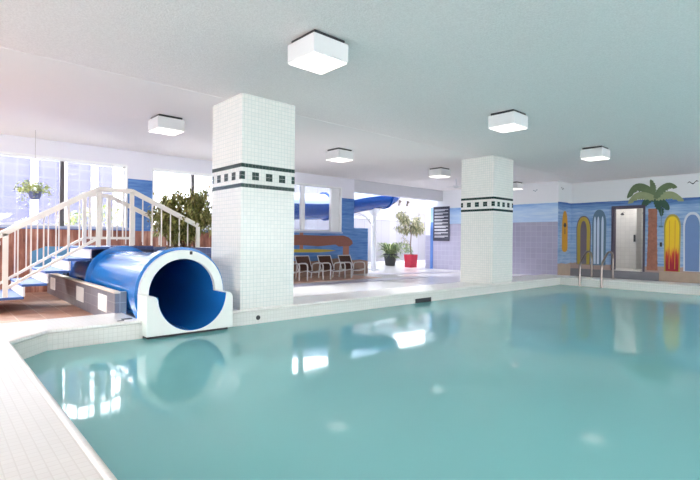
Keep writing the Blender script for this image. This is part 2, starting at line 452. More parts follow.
# unseen walls behind the camera; openings sized to set the light
bm = new()
bx(bm, XW - 0.2, XW, YS, YN + 0.25, 0, 1.0); bx(bm, XW - 0.2, XW, YS, YN + 0.25, 2.8, CZ)
for k in range(8): bx(bm, XW - 0.2, XW, YS + k * 2.9, YS + k * 2.9 + 1.25, 1.0, 2.8)
struct('wall_west', bm, 'white', 'white side wall with tall window openings behind the photographer', 'wall')
bm = new()
bx(bm, XW, XE + 0.2, YS - 0.2, YS, 0, 0.8); bx(bm, XW, XE + 0.2, YS - 0.2, YS, 2.6, CZ)
for k in range(10): bx(bm, XW + k * 2.9, XW + k * 2.9 + 1.5, YS - 0.2, YS, 0.8, 2.6)
struct('wall_south', bm, 'white', 'white wall on the near side of the pool', 'wall')

# windows
def window(i, x0, x1, z0, z1, mull, label, reveal=None):
    r = thing('window_%d' % i, ((x0 + x1) / 2, YN, z0), label, 'window', None, 'structure')
    f = new(); w = 0.05; y0, y1 = YN + 0.10, YN + 0.16
    bx(f, x0, x1, y0, y1, z0, z0 + w); bx(f, x0, x1, y0, y1, z1 - w, z1)
    bx(f, x0, x0 + w, y0, y1, z0, z1); bx(f, x1 - w, x1, y0, y1, z0, z1)
    obj('window_frame', f, 'alu', r)
    c = new(); lip = 0.03
    bx(c, x0, x1, YN - 0.02, YN + 0.1, z1 - lip, z1 + 0.02); bx(c, x1 - 0.02, x1 + 0.02, YN - 0.02, YN + 0.1, z0, z1); bx(c, x0 - 0.02, x0 + 0.02, YN - 0.02, YN + 0.1, z0, z1)
    obj('casing', c, 'white', r)
    edges = [x0 + w] + [m for m, _ in mull] + [x1 - w]
    for m, wd in mull:
        b = new(); bx(b, m - wd / 2, m + wd / 2, y0 - 0.03, y1 + 0.02, z0, z1 - w); obj('mullion', b, 'darkframe' if i < 3 else 'alu', r)
    for a, b_ in zip(edges[:-1], edges[1:]):
        p = new(); bx(p, a, b_, YN + 0.125, YN + 0.131, z0 + w, z1 - w); obj('pane', p, 'glass', r)
    s = new(); bx(s, x0 - 0.05, x1 + 0.05, YN - 0.06, YN + 0.1, z0 - 0.05, z0 + 0.004, 0.008); obj('window_sill', s, 'bluegrey', r)
    return r
M['bluegrey'] = plain('blue_grey_sill', (172, 184, 212), 0.5, var=0.1)
window(1, *WINS[0], [(-0.4, 0.09), (2.27, 0.09)], 'wide left window behind the stairs and the hanging basket')
window(2, *WINS[1], [(5.33, 0.08)], 'middle window behind the leafy bush, partly hidden by the column')
window(3, *WINS[2], [(9.02, 0.14), (10.37, 0.34)], 'window above the brown chairs, looking onto the blue water slide')

# ------------------------------------------------------------------ columns
def column(x0, y0, label):
    w = 0.95
    r = thing('column', (x0 + w / 2, y0 + w / 2, 0.0), label, 'column', 'tiled columns', 'structure')
    b = new(); bx(b, x0, x0 + w, y0, y0 + w, 0.0, CZ); obj('shaft', b, 'coltile', r)
    g = new(); e = 0.004; q = PT * 0.94
    def chip(face, k, row):
        z0 = BAND_Z + row * PT; u = k * PT
        if face == 0: bx(g, x0 + u, x0 + u + q, y0 - e, y0 + 0.01, z0, z0 + q)
        elif face == 1: bx(g, x0 - e, x0 + 0.01, y0 + u, y0 + u + q, z0, z0 + q)
        elif face == 2: bx(g, x0 + w - 0.01, x0 + w + e, y0 + u, y0 + u + q, z0, z0 + q)
        else: bx(g, x0 + u, x0 + u + q, y0 + w - 0.01, y0 + w + e, z0, z0 + q)
    for face in range(4):
        for k in range(16):
            chip(face, k, 0); chip(face, k, 5)
            if k % 4 in (3, 0):
                chip(face, k, 2); chip(face, k, 3)
    obj('tile_band', g, 'green', r)
    props(r.children[-1], 'dark green mosaic band of small squares')
    return r
column(3.42, 6.16, 'white mosaic tiled column beside the slide mouth, with dark green band')
column(10.42, 6.20, 'white mosaic tiled column farther along the pool, left of the ladder')

# ------------------------------------------------------------------ ceiling lights
def ceiling_light(x, y, label):
    r = thing('ceiling_light', (x, y, 3.12), label, 'ceiling light', 'square ceiling lights')
    h = 0.235; z0, z1 = 3.105, 3.315
    b = new(); bx(b, x - h, x + h, y - h, y + h, z0 + 0.012, z1, 0.006); obj('housing', b, 'lampbox', r)
    d = new(); bx(d, x - h + 0.012, x + h - 0.012, y - h + 0.012, y + h - 0.012, z0, z0 + 0.014, 0.004); obj('diffuser', d, 'diffuser', r)
    p = new(); bx(p, x - h + 0.03, x + h - 0.03, y - h + 0.03, y + h - 0.03, z1, CZ); obj('mounting_plate', p, 'dark', r)  # dark colour stands in for the shaded gap above the housing
    return r
L0 = ceiling_light(3.12, 3.99, 'largest square white ceiling light, over the pool near the tiled column with the slide')
for x, y, lb in [(3.16, 8.40, 'square white ceiling light above the slide tube and white stairs'),
                 (7.28, 8.43, 'square white ceiling light above the row of brown chairs, just right of near column'),
                 (7.22, 4.04, 'square white ceiling light over the pool, in front of the far column top'),
                 (11.24, 4.13, 'square white ceiling light over the pool, in front of the metal ladder'),
                 (11.24, 8.48, 'square white ceiling light over the deck just left of the far column'),
                 (15.75, 8.55, 'square white ceiling light half hidden behind the right side of the far column')]:
    dup(L0, (x, y, 3.12), lb)

# ------------------------------------------------------------------ blue slide with its white mouth
sx, sz = 2.62, 0.463
R0, R1 = 0.466, 0.585
def arc(r, a0, a1, n): return [(sx + r * math.cos(a0 + (a1 - a0) * k / n), sz + r * math.sin(a0 + (a1 - a0) * k / n)) for k in range(n + 1)]
XZ = lambda a, b, d: (a, d, b)
slide = thing('pool_slide', (sx, 6.3, 0), 'blue tube slide ending in a white mouth at the pool edge', 'water slide')
bm = new()
N = 48
def shell(bm, ro, ri, y0, y1, a0=0.0, a1=2 * PI, n=N):
    rows = []
    full = abs(a1 - a0 - 2 * PI) < 1e-6
    m = n if full else n + 1
    for k in range(m):
        a = a0 + (a1 - a0) * k / n; c, s = math.cos(a), math.sin(a)
        rows.append([bm.verts.new((sx + r * c, y, sz + r * s)) for r, y in ((ro, y0), (ro, y1), (ri, y1), (ri, y0))])
    for k in range(m if full else m - 1):
        A, B = rows[k], rows[(k + 1) % m]
        for j in range(4): bm.faces.new((A[j], A[(j + 1) % 4], B[(j + 1) % 4], B[j]))
    if not full:
        bm.faces.new(rows[0]); bm.faces.new(rows[-1][::-1])
shell(bm, 0.515, R0, 6.36, 9.0)
tb = obj('tube', bm, 'bluetube', slide, True)
bm = new(); shell(bm, 0.625, R0 + 0.02, 6.345, 6.56); obj('flange', bm, 'bluetube', slide, True)
bm = new(); shell(bm, 0.60, 0.50, 8.97, 9.03); obj('flange', bm, 'bluetube', slide, True)
bm = new(); shell(bm, 0.515, R0, 9.0, 11.2); bmesh.ops.create_circle(bm, cap_ends=True, segments=32, radius=0.5, matrix=Matrix.Translation((sx, 11.2, sz)) @ Matrix.Rotation(PI / 2, 4, 'X'))
obj('upper_tube', bm, 'deepblue', slide, True)  # deeper blue paints in the shade under the landing
bm = new(); shell(bm, R1, R0, 6.28, 6.345); obj('mouth_ring', bm, 'gel', slide, True)
# white front block with the U cut, built as upright slices
def block_top(x):
    if abs(x - sx) < R0: return sz - math.sqrt(R0 * R0 - (x - sx) ** 2)
    if sx - R0 - 0.055 < x <= sx - R0: return 0.42 + 0.055 * math.sqrt(max(0.0, 1 - ((x - (sx - R0 - 0.055)) / 0.055) ** 2))
    if x > 3.10: return 0.39 + 0.085 * math.sqrt(max(0.0, 1 - ((x - 3.10) / 0.09) ** 2))
    return 0.475
bxs = [2.02, 2.06] + [sx - R0 - 0.055 + 0.055 * k / 8 for k in range(8)] + [sx - R0 - 0.0005] + [sx + R0 * math.cos(PI - PI * k / 40) for k in range(41)] + [sx + R0 + 0.001] + [3.10 + 0.09 * k / 8 for k in range(1, 9)]
bm = new(); cols = []
for x in bxs:
    t_ = block_top(x)
    cols.append([bm.verts.new((x, 5.95, -0.02)), bm.verts.new((x, 5.95, t_)), bm.verts.new((x, 6.29, t_)), bm.verts.new((x, 6.29, -0.02))])
for A, B in zip(cols[:-1], cols[1:]):
    for k in range(4): bm.faces.new((A[k], A[(k + 1) % 4], B[(k + 1) % 4], B[k]))
bm.faces.new(cols[0]); bm.faces.new(cols[-1][::-1])
obj('mouth_block', bm, 'gel', slide, False)
bm = new(); bx(bm, 2.06, 3.15, 6.02, 6.29, -0.45, -0.02); obj('mouth_foot', bm, 'dark', slide)  # dark base paints in the shadow gap under the block
bm = new(); shell(bm, R0 + 0.004, R0 - 0.006, 5.955, 6.36, PI, 2 * PI, 28); obj('trough_lining', bm, 'bluetube', slide, True)
bm = new(); bx(bm, 2.70, 2.735, 6.262, 6.28, 0.985, 1.03, 0.004); obj('latch', bm, 'dark', slide)
slide.children[-1]['label'] = 'small dark latch on top of the white ring'

# low grey tiled wall beside the slide
lw = thing('low_wall', (2.06, 8.9, 0), 'low grey tiled wall with cream ledge running beside the blue slide', 'low wall')
bm = new(); bx(bm, 1.945, 2.005, 6.99, 11.9, 0, 0.43); obj('wall_body', bm, 'greytile', lw)
bm = new(); bx(bm, 1.93, 2.015, 6.98, 11.9, 0.43, 0.46, 0.006); obj('ledge', bm, 'ledge', lw)
bm = new(); bx(bm, 2.005, 2.095, 6.99, 7.05, 0, 0.45); obj('end_return', bm, 'greytile', lw)
for a, b in ((7.38, 7.83), (8.72, 9.22), (11.05, 11.5)):
    bm = new(); bx(bm, 1.937, 1.945, a, b, 0.12, 0.365, 0.003); obj('square_panel', bm, 'panel', lw)

# ------------------------------------------------------------------ stairs
ST0, ST1 = 9.10, 10.6
st = thing('staircase', (1.7, 9.85, 0), 'folded white and blue staircase climbing over the slide tube', 'staircase')
tx = [0.85, 1.17, 1.49, 1.81, 2.13]; tz = [0.24, 0.44, 0.64, 0.84, 1.04]
for k in range(4):
    bm = new(); bx(bm, tx[k] - 0.03, tx[k + 1], ST0, ST1, tz[k] - 0.04, tz[k], 0.006); obj('tread', bm, 'tread', st)
    bm = new(); bx(bm, tx[k + 1] - 0.012, tx[k + 1] + 0.015, ST0 + 0.01, ST1 - 0.01, tz[k], tz[k + 1] - 0.04); obj('riser', bm, 'riser', st)
bm = new(); bx(bm, 0.82, 0.85, ST0 + 0.01, ST1 - 0.01, 0.0, 0.2); obj('riser', bm, 'riser', st)
bm = new(); bx(bm, 2.10, 3.2, ST0, ST1, 1.0, 1.04, 0.006); obj('landing', bm, 'tread', st)
bm = new(); bx(bm, 2.45, 3.2, ST0 - 0.012, ST0, 0.985, 1.06, 0.004); obj('fascia', bm, 'navy', st)
for x in (2.035, 3.14):
    bm = new(); bx(bm, x, x + 0.05, ST1 - 0.1, ST1 - 0.05, -0.0, 1.0 if x > 3 else 0.8); obj('support_post', bm, 'dark', st)

def railing(y, x_end, drop, top, label, dx=0.0, flat0=2.26, flat1=2.82, zf=2.07, first=0.93):
    """handrail up the flight, level over the landing, then falling to the right"""
    zr = lambda x: zf - max(0.0, flat0 - x) * 0.60 - max(0.0, x - flat1) * drop
    zb = lambda x: (1.20 - max(0.0, flat0 - x) * 0.62) if x <= flat1 + 0.05 else max(1.05, 1.20 - (x - flat1 - 0.05) * drop)
    r = thing('stair_railing', (2.0, y, 0.24), label, 'railing', 'stair railings')
    xs0 = first - 0.35
    bm = new()
    path = [(xs0, y, zr(xs0)), (flat0, y, zf), (flat1, y, zf), (x_end, y, zr(x_end))]
    for a, b in zip(path[:-1], path[1:]): bar(bm, a, b, 0.05, 0.085)
    obj('handrail', bm, 'rail', r)
    bm = new()
    path = [(first, y, zb(first)), (flat0, y, 1.20), (flat1 + 0.05, y, 1.20)]
    for a, b in zip(path[:-1], path[1:]): bar(bm, a, b, 0.035, 0.045)
    obj('bottom_rail', bm, 'rail', r)
    def floor_at(x):
        if x > 2.1: return 1.03
        for k in range(4):
            if x <= tx[k + 1]: return tz[k]
        return tz[4]
    for x in (first, flat0, flat1, x_end):
        bm = new(); bx(bm, x - 0.034, x + 0.034, y - 0.025, y + 0.025, floor_at(x) - 0.005, zr(x) - 0.02); obj('post', bm, 'rail', r)
    x = first + 0.16
    while x < x_end - 0.06:
        if min(abs(x - q) for q in (first, flat0, flat1, x_end)) > 0.05:
            bm = new(); bx(bm, x - 0.010, x + 0.010, y - 0.008, y + 0.008, zb(x), zr(x) - 0.02); obj('baluster', bm, 'rail', r)
        x += 0.175
    return r
railing(ST0 + 0.05, 4.1, 0.47, True, 'cream metal stair railing on the near side of the steps, nearest the slide')
railing(ST1 - 0.05, 4.3, 0.47, True, 'cream metal stair railing on the far side of the steps, nearest the window', flat0=2.35, flat1=2.80, first=0.70)
# level railing running left from the foot of the stairs
fr_ = thing('floor_railing', (0.5, 9.15, 0), 'cream metal railing leading left from the foot of the stairs', 'railing')
bm = new(); bar(bm, (-1.6, 9.15, 1.10), (0.86, 9.15, 1.10), 0.05, 0.06); bar(bm, (-1.6, 9.15, 0.50), (0.86, 9.15, 0.36), 0.04, 0.05); obj('rail', bm, 'rail', fr_)
for x in (-1.6, -0.4, 0.77):
    bm = new(); bx(bm, x - 0.028, x + 0.028, 9.125, 9.175, 0.0, 1.28 if x > 0 else 1.13); obj('post', bm, 'rail', fr_)

# navy planter with the leafy bush
pl = thing('planter_box', (3.85, 9.7, 0), 'navy tiled planter box holding the leafy bush behind the slide', 'planter')
bm = new(); bx(bm, 3.21, 4.5, 9.09, 9.2, 0, 1.02); bx(bm, 3.21, 4.5, 10.3, 10.4, 0, 1.02); bx(bm, 3.21, 3.3, 9.2, 10.3, 0, 1.02); bx(bm, 4.4, 4.5, 9.2, 10.3, 0, 1.02); obj('box', bm, 'navy', pl)
bm = new(); bx(bm, 3.3, 4.4, 9.2, 10.3, 0.5, 0.96); obj('soil', bm, 'soil', pl)

def leaf(bm, p, d, ln, wd, droop=0.25):
    """one pointed leaf bent along its midrib"""
    d = d.normalized(); side = d.cross(Vector((0, 0, 1)))
    if side.length < 1e-3: side = Vector((1, 0, 0))
    side = (side.normalized() + Vector((random.uniform(-.5, .5), random.uniform(-.5, .5), random.uniform(-.5, .5)))).normalized()
    dn = Vector((0, 0, -1))
    a = p; b = p + d * ln * 0.45 + dn * ln * droop * 0.2; c = p + d * ln + dn * ln * droop
    v = [bm.verts.new(q) for q in (a, b + side * wd / 2, c, b - side * wd / 2)]
    m_ = bm.verts.new(b + dn * wd * 0.12)
    for k in range(4): bm.faces.new((v[k], v[(k + 1) % 4], m_))

def rdir(zmin=-1.0):
    while True:
        d = Vector((random.uniform(-1, 1), random.uniform(-1, 1), random.uniform(-1, 1)))
        if 0.1 < d.length < 1 and d.z / d.length >= zmin: return d.normalized()

random.seed(7)
bush = thing('leafy_bush', (3.95, 9.75, 0.96), 'bushy green plant with small drooping leaves beside the near column', 'plant')
bm = new(); lf = new()
for k in range(19):
    a = k * 2 * PI / 19 + random.uniform(-.2, .2); base = Vector((3.93 + 0.28 * random.uniform(-1, 1), 9.72 + 0.2 * random.uniform(-1, 1), 0.94))
    tip = Vector((4.0 + 0.72 * math.cos(a) * random.uniform(.35, 1), 9.62 + 0.5 * math.sin(a), random.uniform(1.55, 2.15)))
    mid = base.lerp(tip, 0.5) + Vector((random.uniform(-.06, .06), random.uniform(-.06, .06), 0.05))
    tube(bm, [base, mid, tip], 0.014, 6, radii=[0.017, 0.012, 0.006])
    for j in range(15):
        s = random.uniform(0.28, 1.0)
        q = base.lerp(mid, s * 2) if s < 0.5 else mid.lerp(tip, s * 2 - 1)
        d = rdir(-0.1); ln = random.uniform(0.16, 0.36)
        e = q + d * ln; tube(bm, [q, e], 0.004, 4)
        for i in range(22):
            p = q.lerp(e, random.uniform(0.2, 1.08)) + rdir() * 0.05
            dd = rdir(); dd.z -= 0.45
            leaf(lf, p, dd, random.uniform(0.08, 0.13), random.uniform(0.028, 0.044))
for k in range(5000):
    d = rdir() * random.uniform(0.25, 1.0) ** 0.45
    p = Vector((3.98 + d.x * 0.74, 9.55 + d.y * 0.46, 1.66 + d.z * 0.58))
    if p.z < 1.12 or mnoise.noise(p * 4.5) < 0.06 - 0.2 * (p.z - 1.6): continue
    dd = rdir(); dd.z -= 0.5; leaf(lf, p, dd, random.uniform(0.08, 0.13), random.uniform(0.026, 0.042))
obj('stems', bm, 'bark', bush, True); obj('foliage', lf, 'leaf_bush', bush)

# hanging basket in front of the left window
hb = thing('hanging_basket', (1.6, 11.2, 1.93), 'trailing plant in a slate blue basket hanging before the left window', 'hanging basket')
c = (1.605, 11.2, 1.955)
bm = new(); lathe(bm, [(0.05, 0.0), (0.08, 0.01), (0.115, 0.10), (0.122, 0.155), (0.128, 0.158), (0.118, 0.158), (0.10, 0.13)], c, 24); obj('bowl', bm, 'bowl', hb, True)
bm = new()
for k in range(3):
    a = k * 2 * PI / 3; tube(bm, [(c[0] + 0.12 * math.cos(a), c[1] + 0.12 * math.sin(a), c[2] + 0.15), (c[0], c[1], c[2] + 0.55)], 0.002, 5)
tube(bm, [(c[0], c[1], c[2] + 0.55), (c[0], c[1], CZ - 0.004)], 0.0025, 5); obj('hanger', bm, 'steel', hb)
lf = new()
for k in range(520):
    d = rdir(-0.35); p = Vector(c) + Vector((-0.02, 0, 0.19)) + Vector((d.x * 0.33, d.y * 0.24, d.z * 0.2)) * random.uniform(0.3, 1)
    leaf(lf, p, rdir(-0.7), random.uniform(0.05, 0.09), random.uniform(0.025, 0.04))
for k in range(9):
    a = random.uniform(0, 2 * PI); r = random.uniform(0.15, 0.30); L = random.uniform(0.15, 0.5)
    for j in range(14):
        p = Vector((c[0] + r * math.cos(a), c[1] + r * math.sin(a), c[2] + 0.2 - L * j / 13)) + rdir() * 0.02
        leaf(lf, p, rdir(-0.7), 0.05, 0.028)
obj('foliage', lf, 'leaf_basket', hb)

# ------------------------------------------------------------------ sling chairs
def chair(label):
    r = thing('sling_chair', (0, 0, 0), label, 'chair', 'sling chairs along the mural')
    w = 0.29
    for s in (-1, 1):
        b = new(); x = s * w
        # one bent tube: front leg, arm, and down behind as the rear leg
        tube(b, [(x, -0.02, 0.012), (x, -0.03, 0.40), (x, 0.0, 0.475), (x, 0.08, 0.50), (x, 0.30, 0.49), (x, 0.46, 0.46), (x, 0.50, 0.42), (x, 0.56, 0.012)], 0.021, 8)
        obj('arm_loop', b, 'chairframe', r, True)
    b = new()
    tube(b, [(-w, -0.02, 0.30), (-w * .7, -0.03, 0.255), (0, -0.03, 0.235), (w * .7, -0.03, 0.255), (w, -0.02, 0.30)], 0.016, 8); obj('front_rail', b, 'chairframe', r, True)
    b = new()
    for s in (-1, 1): tube(b, [(s * 0.26, 0.0, 0.29), (s * 0.26, 0.40, 0.22), (s * 0.26, 0.46, 0.26), (s * 0.26, 0.66, 0.70)], 0.014, 8)
    tube(b, [(-0.26, 0.66, 0.70), (0.26, 0.66, 0.70)], 0.014, 8); obj('seat_frame', b, 'chairframe', r, True)
    def sheet(p):
        b = new(); pts = p; 
        rows = [[b.verts.new((x, y, z - 0.012 * (1 - (x / 0.25) ** 2))) for x in (-0.25, -0.125, 0, 0.125, 0.25)] for y, z in pts]
        for i in range(len(rows) - 1):
            for k in range(4): b.faces.new((rows[i][k], rows[i][k + 1], rows[i + 1][k + 1], rows[i + 1][k]))
        g = bmesh.ops.solidify(b, geom=b.faces[:], thickness=0.008); return b
    obj('seat', sheet([(0.0, 0.295), (0.2, 0.26), (0.40, 0.232)]), 'sling', r)
    obj('backrest', sheet([(0.47, 0.28), (0.57, 0.5), (0.67, 0.71)]), 'sling', r)
    return r
c0 = chair('brown sling chair with silver arms, rightmost of the row beside the half wall')
c0.location = (10.16, 10.83, 0.006); c0.rotation_euler.z = 0.0
for x, y, lb in [(9.33, 10.85, 'brown sling chair with silver arms, second from the right in the row'),
                 (8.52, 10.93, 'brown sling chair with silver arms, third from the right in the row'),
                 (7.70, 11.0, 'brown sling chair mostly hidden behind the near tiled column')]:
    dup(c0, (x, y, 0.006), lb)

# ------------------------------------------------------------------ painted figures on the walls
def on_north(a, b, d): return (a, YN - d, b)
def on_east(a, b, d): return (XE - d, a, b)
def on_return(a, b, d): return (a, YR - d, b)
def decal(name, polys, fn, mat, parent=None, d=0.004, d0=0.0008):
    bm = new()
    for p in polys: prism(bm, p, fn, d0, d)
    return obj(name, bm, mat, parent)
def board_outline(c, w, z0, z1, tip=0.35, foot=0.0, n=14):
    """upright surfboard outline: straight sides, pointed round nose"""
    L = []; R = []
    for k in range(n + 1):
        s = k / n; z = z1 - tip + tip * math.sin(s * PI / 2); hw = w / 2 * math.cos(s * PI / 2) ** 0.85 if s < 1 else 0
        R.append((c + hw, z)); L.append((c - hw, z))
    out = [(c - w / 2 * (0.9 if foot == 0 else 1), z0)] if foot == 0 else []
    if foot == 0:
        out = [(c - w * 0.47, z0), (c + w * 0.47, z0)]
    else:
        for k in range(n + 1):
            a = PI + PI * k / n; out.append((c + w / 2 * math.cos(a), z0 + foot + foot * math.sin(a)))
    return out + R + L[:-1][::-1]
def painted_board(fn, loc, label, layers):
    r = thing('painted_surfboard', loc, label, 'painted surfboard', 'painted surfboards')
    for i, (nm, polys, mat) in enumerate(layers): decal(nm, polys, fn, mat, r, 0.004 + 0.003 * i)
    return r
M['p_yellow'] = plain('yellow_paint', (232, 190, 40), 0.55, var=0.15)
M['p_olive'] = plain('olive_yellow_paint', (186, 164, 64), 0.55, var=0.15)
M['p_brown'] = plain('mauve_brown_paint', (112, 104, 118), 0.55, var=0.2)
M['p_teal'] = plain('slate_teal_paint', (92, 122, 146), 0.55, var=0.15)
M['p_ice'] = plain('ice_blue_paint', (206, 222, 240), 0.55, var=0.1)
M['p_blue'] = plain('dusty_blue_paint', (112, 142, 190), 0.55, var=0.1)
M['p_white'] = plain('white_outline_paint', (216, 220, 228), 0.55)
M['p_red'] = plain('deep_red_paint', (150, 30, 44), 0.55, var=0.2)
M['p_amber'] = plain('amber_paint', (222, 160, 40), 0.55, var=0.15)
M['p_dark'] = plain('dark_paint', (52, 48, 60), 0.55)
t = NT('yellow_to_red_paint'); _, x, y, z = t.pos
nz = t.math('MULTIPLY', t.math('SUBTRACT', t.noise(t.comb(t.math('MULTIPLY', y, 22.0), t.math('MULTIPLY', z, 2.0)), 1.0), 0.5), 0.5)
M['p_fire'] = t.done(t.ramp(t.math('ADD', t.math('MULTIPLY', z, 0.5), nz), [(0.28, lin(160, 24, 42)), (0.42, lin(206, 70, 40)), (0.55, lin(238, 196, 36)), (1.0, lin(242, 206, 30))]), 0.55)

painted_board(on_east, (XE, 4.08, 0.33), 'painted surfboard, yellow fading to red at the foot, right of the palm tree',
    [('outline', [board_outline(4.08, 0.45, 0.32, 2.13, 0.42)], 'p_olive'), ('body', [board_outline(4.08, 0.37, 0.33, 2.06, 0.40)], 'p_fire'),
     ('stripe', [board_outline(4.08 + o, 0.018, 0.4, 1.95, 0.1) for o in (-0.075, 0.075)], 'p_amber')])
painted_board(on_east, (XE, 3.56, 0.36), 'painted plain dusty blue surfboard with white outline at the right edge',
    [('outline', [board_outline(3.56, 0.47, 0.35, 2.18, 0.45)], 'p_white'), ('body', [board_outline(3.56, 0.38, 0.36, 2.10, 0.42)], 'p_blue')])
painted_board(on_east, (XE, 6.76, 0.42), 'painted surfboard with yellow rim and mauve brown middle, behind the ladder',
    [('outline', [board_outline(6.76, 0.50, 0.42, 2.16, 0.5)], 'p_brown'), ('rim', [board_outline(6.76, 0.44, 0.43, 2.12, 0.48)], 'p_olive'), ('body', [board_outline(6.76, 0.22, 0.44, 1.98, 0.4)], 'p_brown')])
painted_board(on_east, (XE, 6.24, 0.42), 'painted slate surfboard with ice blue stripes, just left of the doorway',
    [('body', [board_outline(6.24, 0.46, 0.42, 2.36, 0.5)], 'p_teal'), ('stripe', [board_outline(6.24 + o, 0.075, 0.46, 2.12, 0.3) for o in (-0.11, 0.03, 0.14)], 'p_ice')])
painted_board(on_return, (16.87, YR, 0.86), 'painted amber surfboard with dark motif on the short wall return',
    [('body', [board_outline(16.87, 0.46, 0.86, 2.33, 0.6, 0.16)], 'p_amber'), ('motif', [[(16.75, 1.80), (16.87, 1.72), (16.99, 1.80), (16.93, 1.90), (16.81, 1.90)], [(16.84, 1.50), (16.90, 1.50), (16.89, 1.7), (16.85, 1.7)]], 'p_dark')])

# painted palm
M['p_trunk'] = plain('palm_trunk_paint', (186, 122, 98), 0.6, var=0.6, vs=14)
M['p_frond'] = plain('palm_green_paint', (112, 132, 94), 0.6, var=0.35, vs=7)
M['p_frond2'] = plain('palm_light_green_paint', (158, 168, 126), 0.6, var=0.25, vs=7)
M['p_frond3'] = plain('palm_dark_green_paint', (54, 92, 74), 0.6, var=0.3, vs=7)
palm = thing('painted_palm', (XE, 4.62, 0.33), 'painted palm tree with brown trunk and green fronds right of the doorway', 'painted palm tree')
nz = lambda z: 0.006 * math.sin(z * 31)
left = [(4.745 - 0.0 + 0.05 * (1.6 - z if z < 1.6 else 0) * 0.5 + nz(z), z) for z in [0.33 + k * 0.08 for k in range(26)]]
right = [(4.495 - 0.02 * (1.6 - z if z < 1.6 else 0) + nz(z + 1), z) for z in [0.33 + k * 0.08 for k in range(26)]]
decal('trunk', [left + right[::-1]], on_east, 'p_trunk', palm, 0.010)
def frond(spine, w, mat, d):
    """curved frond with a notched drooping edge; spine points (y, z)"""
    P = []
    n = 16
    for k in range(n + 1):
        s = k / n * (len(spine) - 1); i = min(int(s), len(spine) - 2); f_ = s - i
        p0 = spine[max(i - 1, 0)]; p1 = spine[i]; p2 = spine[i + 1]; p3 = spine[min(i + 2, len(spine) - 1)]
        P.append(tuple(0.5 * ((2 * p1[j]) + (-p0[j] + p2[j]) * f_ + (2 * p0[j] - 5 * p1[j] + 4 * p2[j] - p3[j]) * f_ ** 2 + (-p0[j] + 3 * p1[j] - 3 * p2[j] + p3[j]) * f_ ** 3) for j in (0, 1)))
    up, dn = [], []
    for k, p in enumerate(P):
        q0 = P[max(k - 1, 0)]; q1 = P[min(k + 1, n)]
        t_ = Vector((q1[0] - q0[0], q1[1] - q0[1])).normalized(); nr = Vector((-t_.y, t_.x))
        if nr.y < 0: nr = -nr
        if abs(t_.y) > 0.95: nr = Vector((1, 0))
        ww = w * (math.sin(PI * min(1, 0.12 + 0.88 * k / n)) ** 0.6 if k < n else 0.0)
        jag = 0.8 if k % 2 else 1.15
        up.append((p[0] + nr.x * ww * 0.42, p[1] + nr.y * ww * 0.42)); dn.append((p[0] - nr.x * ww * 0.62 * jag, p[1] - nr.y * ww * 0.62 * jag))
    polys = []
    for k in range(n):
        polys.append([up[k], up[k + 1], dn[k + 1], dn[k]] if k < n - 1 else [up[k], P[n], dn[k]])
    decal('frond', polys, on_east, mat, palm, d)
C = (4.56, 2.66)
frond([C, (4.80, 2.98), (5.12, 3.06), (5.37, 2.70)], 0.26, 'p_frond', 0.012)
frond([C, (4.86, 2.78), (5.10, 2.76), (5.34, 2.52)], 0.24, 'p_frond2', 0.014)
frond([C, (4.63, 2.90), (4.64, 3.08), (4.69, 3.28)], 0.17, 'p_frond', 0.013)
frond([C, (4.40, 2.92), (4.18, 3.05), (3.96, 2.96)], 0.22, 'p_frond', 0.015)
frond([C, (4.34, 2.74), (4.08, 2.74), (3.78, 2.52)], 0.24, 'p_frond2', 0.014)
frond([C, (4.40, 2.56), (4.26, 2.42), (4.18, 2.26)], 0.22, 'p_frond3', 0.012)
frond([C, (4.48, 2.46), (4.40, 2.26), (4.38, 2.06)], 0.16, 'p_frond3', 0.013)
frond([C, (4.76, 2.62), (4.86, 2.50), (4.92, 2.36)], 0.20, 'p_frond3', 0.011)

# painted birds
def bird(fn, a, b, s, label):
    P = [(-1, .35), (-.55, .62), (-.12, .1), (.12, .1), (.55, .5), (1, .1), (.5, .3), (.1, -.12), (-.1, -.12), (-.5, .38)]
    o = decal('painted_bird', [[(a + s * x, b + s * z) for x, z in P[::-1]]], fn, 'p_dark' if s > 0.1 else 'p_teal')
    props(o, label, 'painted bird', 'painted birds'); return o
on_lilac = lambda a, b, d: (XP - d, a, b)
bird(on_east, 3.56, 3.05, 0.16, 'dark painted gull above the plain blue surfboard')
bird(on_lilac, 8.05, 3.05, 0.10, 'small painted gull high on the white strip above the lilac tiles')
bird(on_return, 16.65, 3.08, 0.12, 'small painted gull above the amber surfboard')

# painted tiki hut on the window wall
M['p_wood'] = None
t = NT('painted_bamboo_wall'); _, x, y, z = t.pos
n1 = t.noise(t.comb(t.math('MULTIPLY', x, 10.0), t.math('MULTIPLY', z, 1.2)), 1.0, 4.0, 0.6)
n2 = t.noise(t.comb(t.math('MULTIPLY', x, 2.0), t.math('MULTIPLY', z, 2.5)), 1.0, 3.0)
c_ = t.ramp(t.math('ADD', t.math('MULTIPLY', n1, 0.7), t.math('MULTIPLY', n2, 0.3)), [(0.35, lin(112, 66, 54)), (0.5, lin(160, 104, 86)), (0.62, lin(196, 146, 124))])
M['p_wood'] = t.done(c_, 0.65)
M['p_thatch'] = plain('painted_thatch', (146, 92, 78), 0.65, var=0.3, vs=14)
M['p_postw'] = plain('painted_post', (168, 114, 96), 0.65, var=0.2, vs=9)
M['p_lagoon'] = plain('painted_lagoon', (104, 164, 206), 0.6, var=0.25, vs=4)
M['p_beach'] = plain('painted_beach', (158, 128, 112), 0.65, var=0.3, vs=6)
bar_ = thing('painted_bar', (3.0, YN, 0), 'painted brown bamboo bar with blue lagoon under the left windows', 'wall painting')
decal('bamboo', [[(XW, 0), (7.9, 0), (7.9, 1.38), (XW, 1.38)]], on_north, 'p_wood', bar_, 0.004)
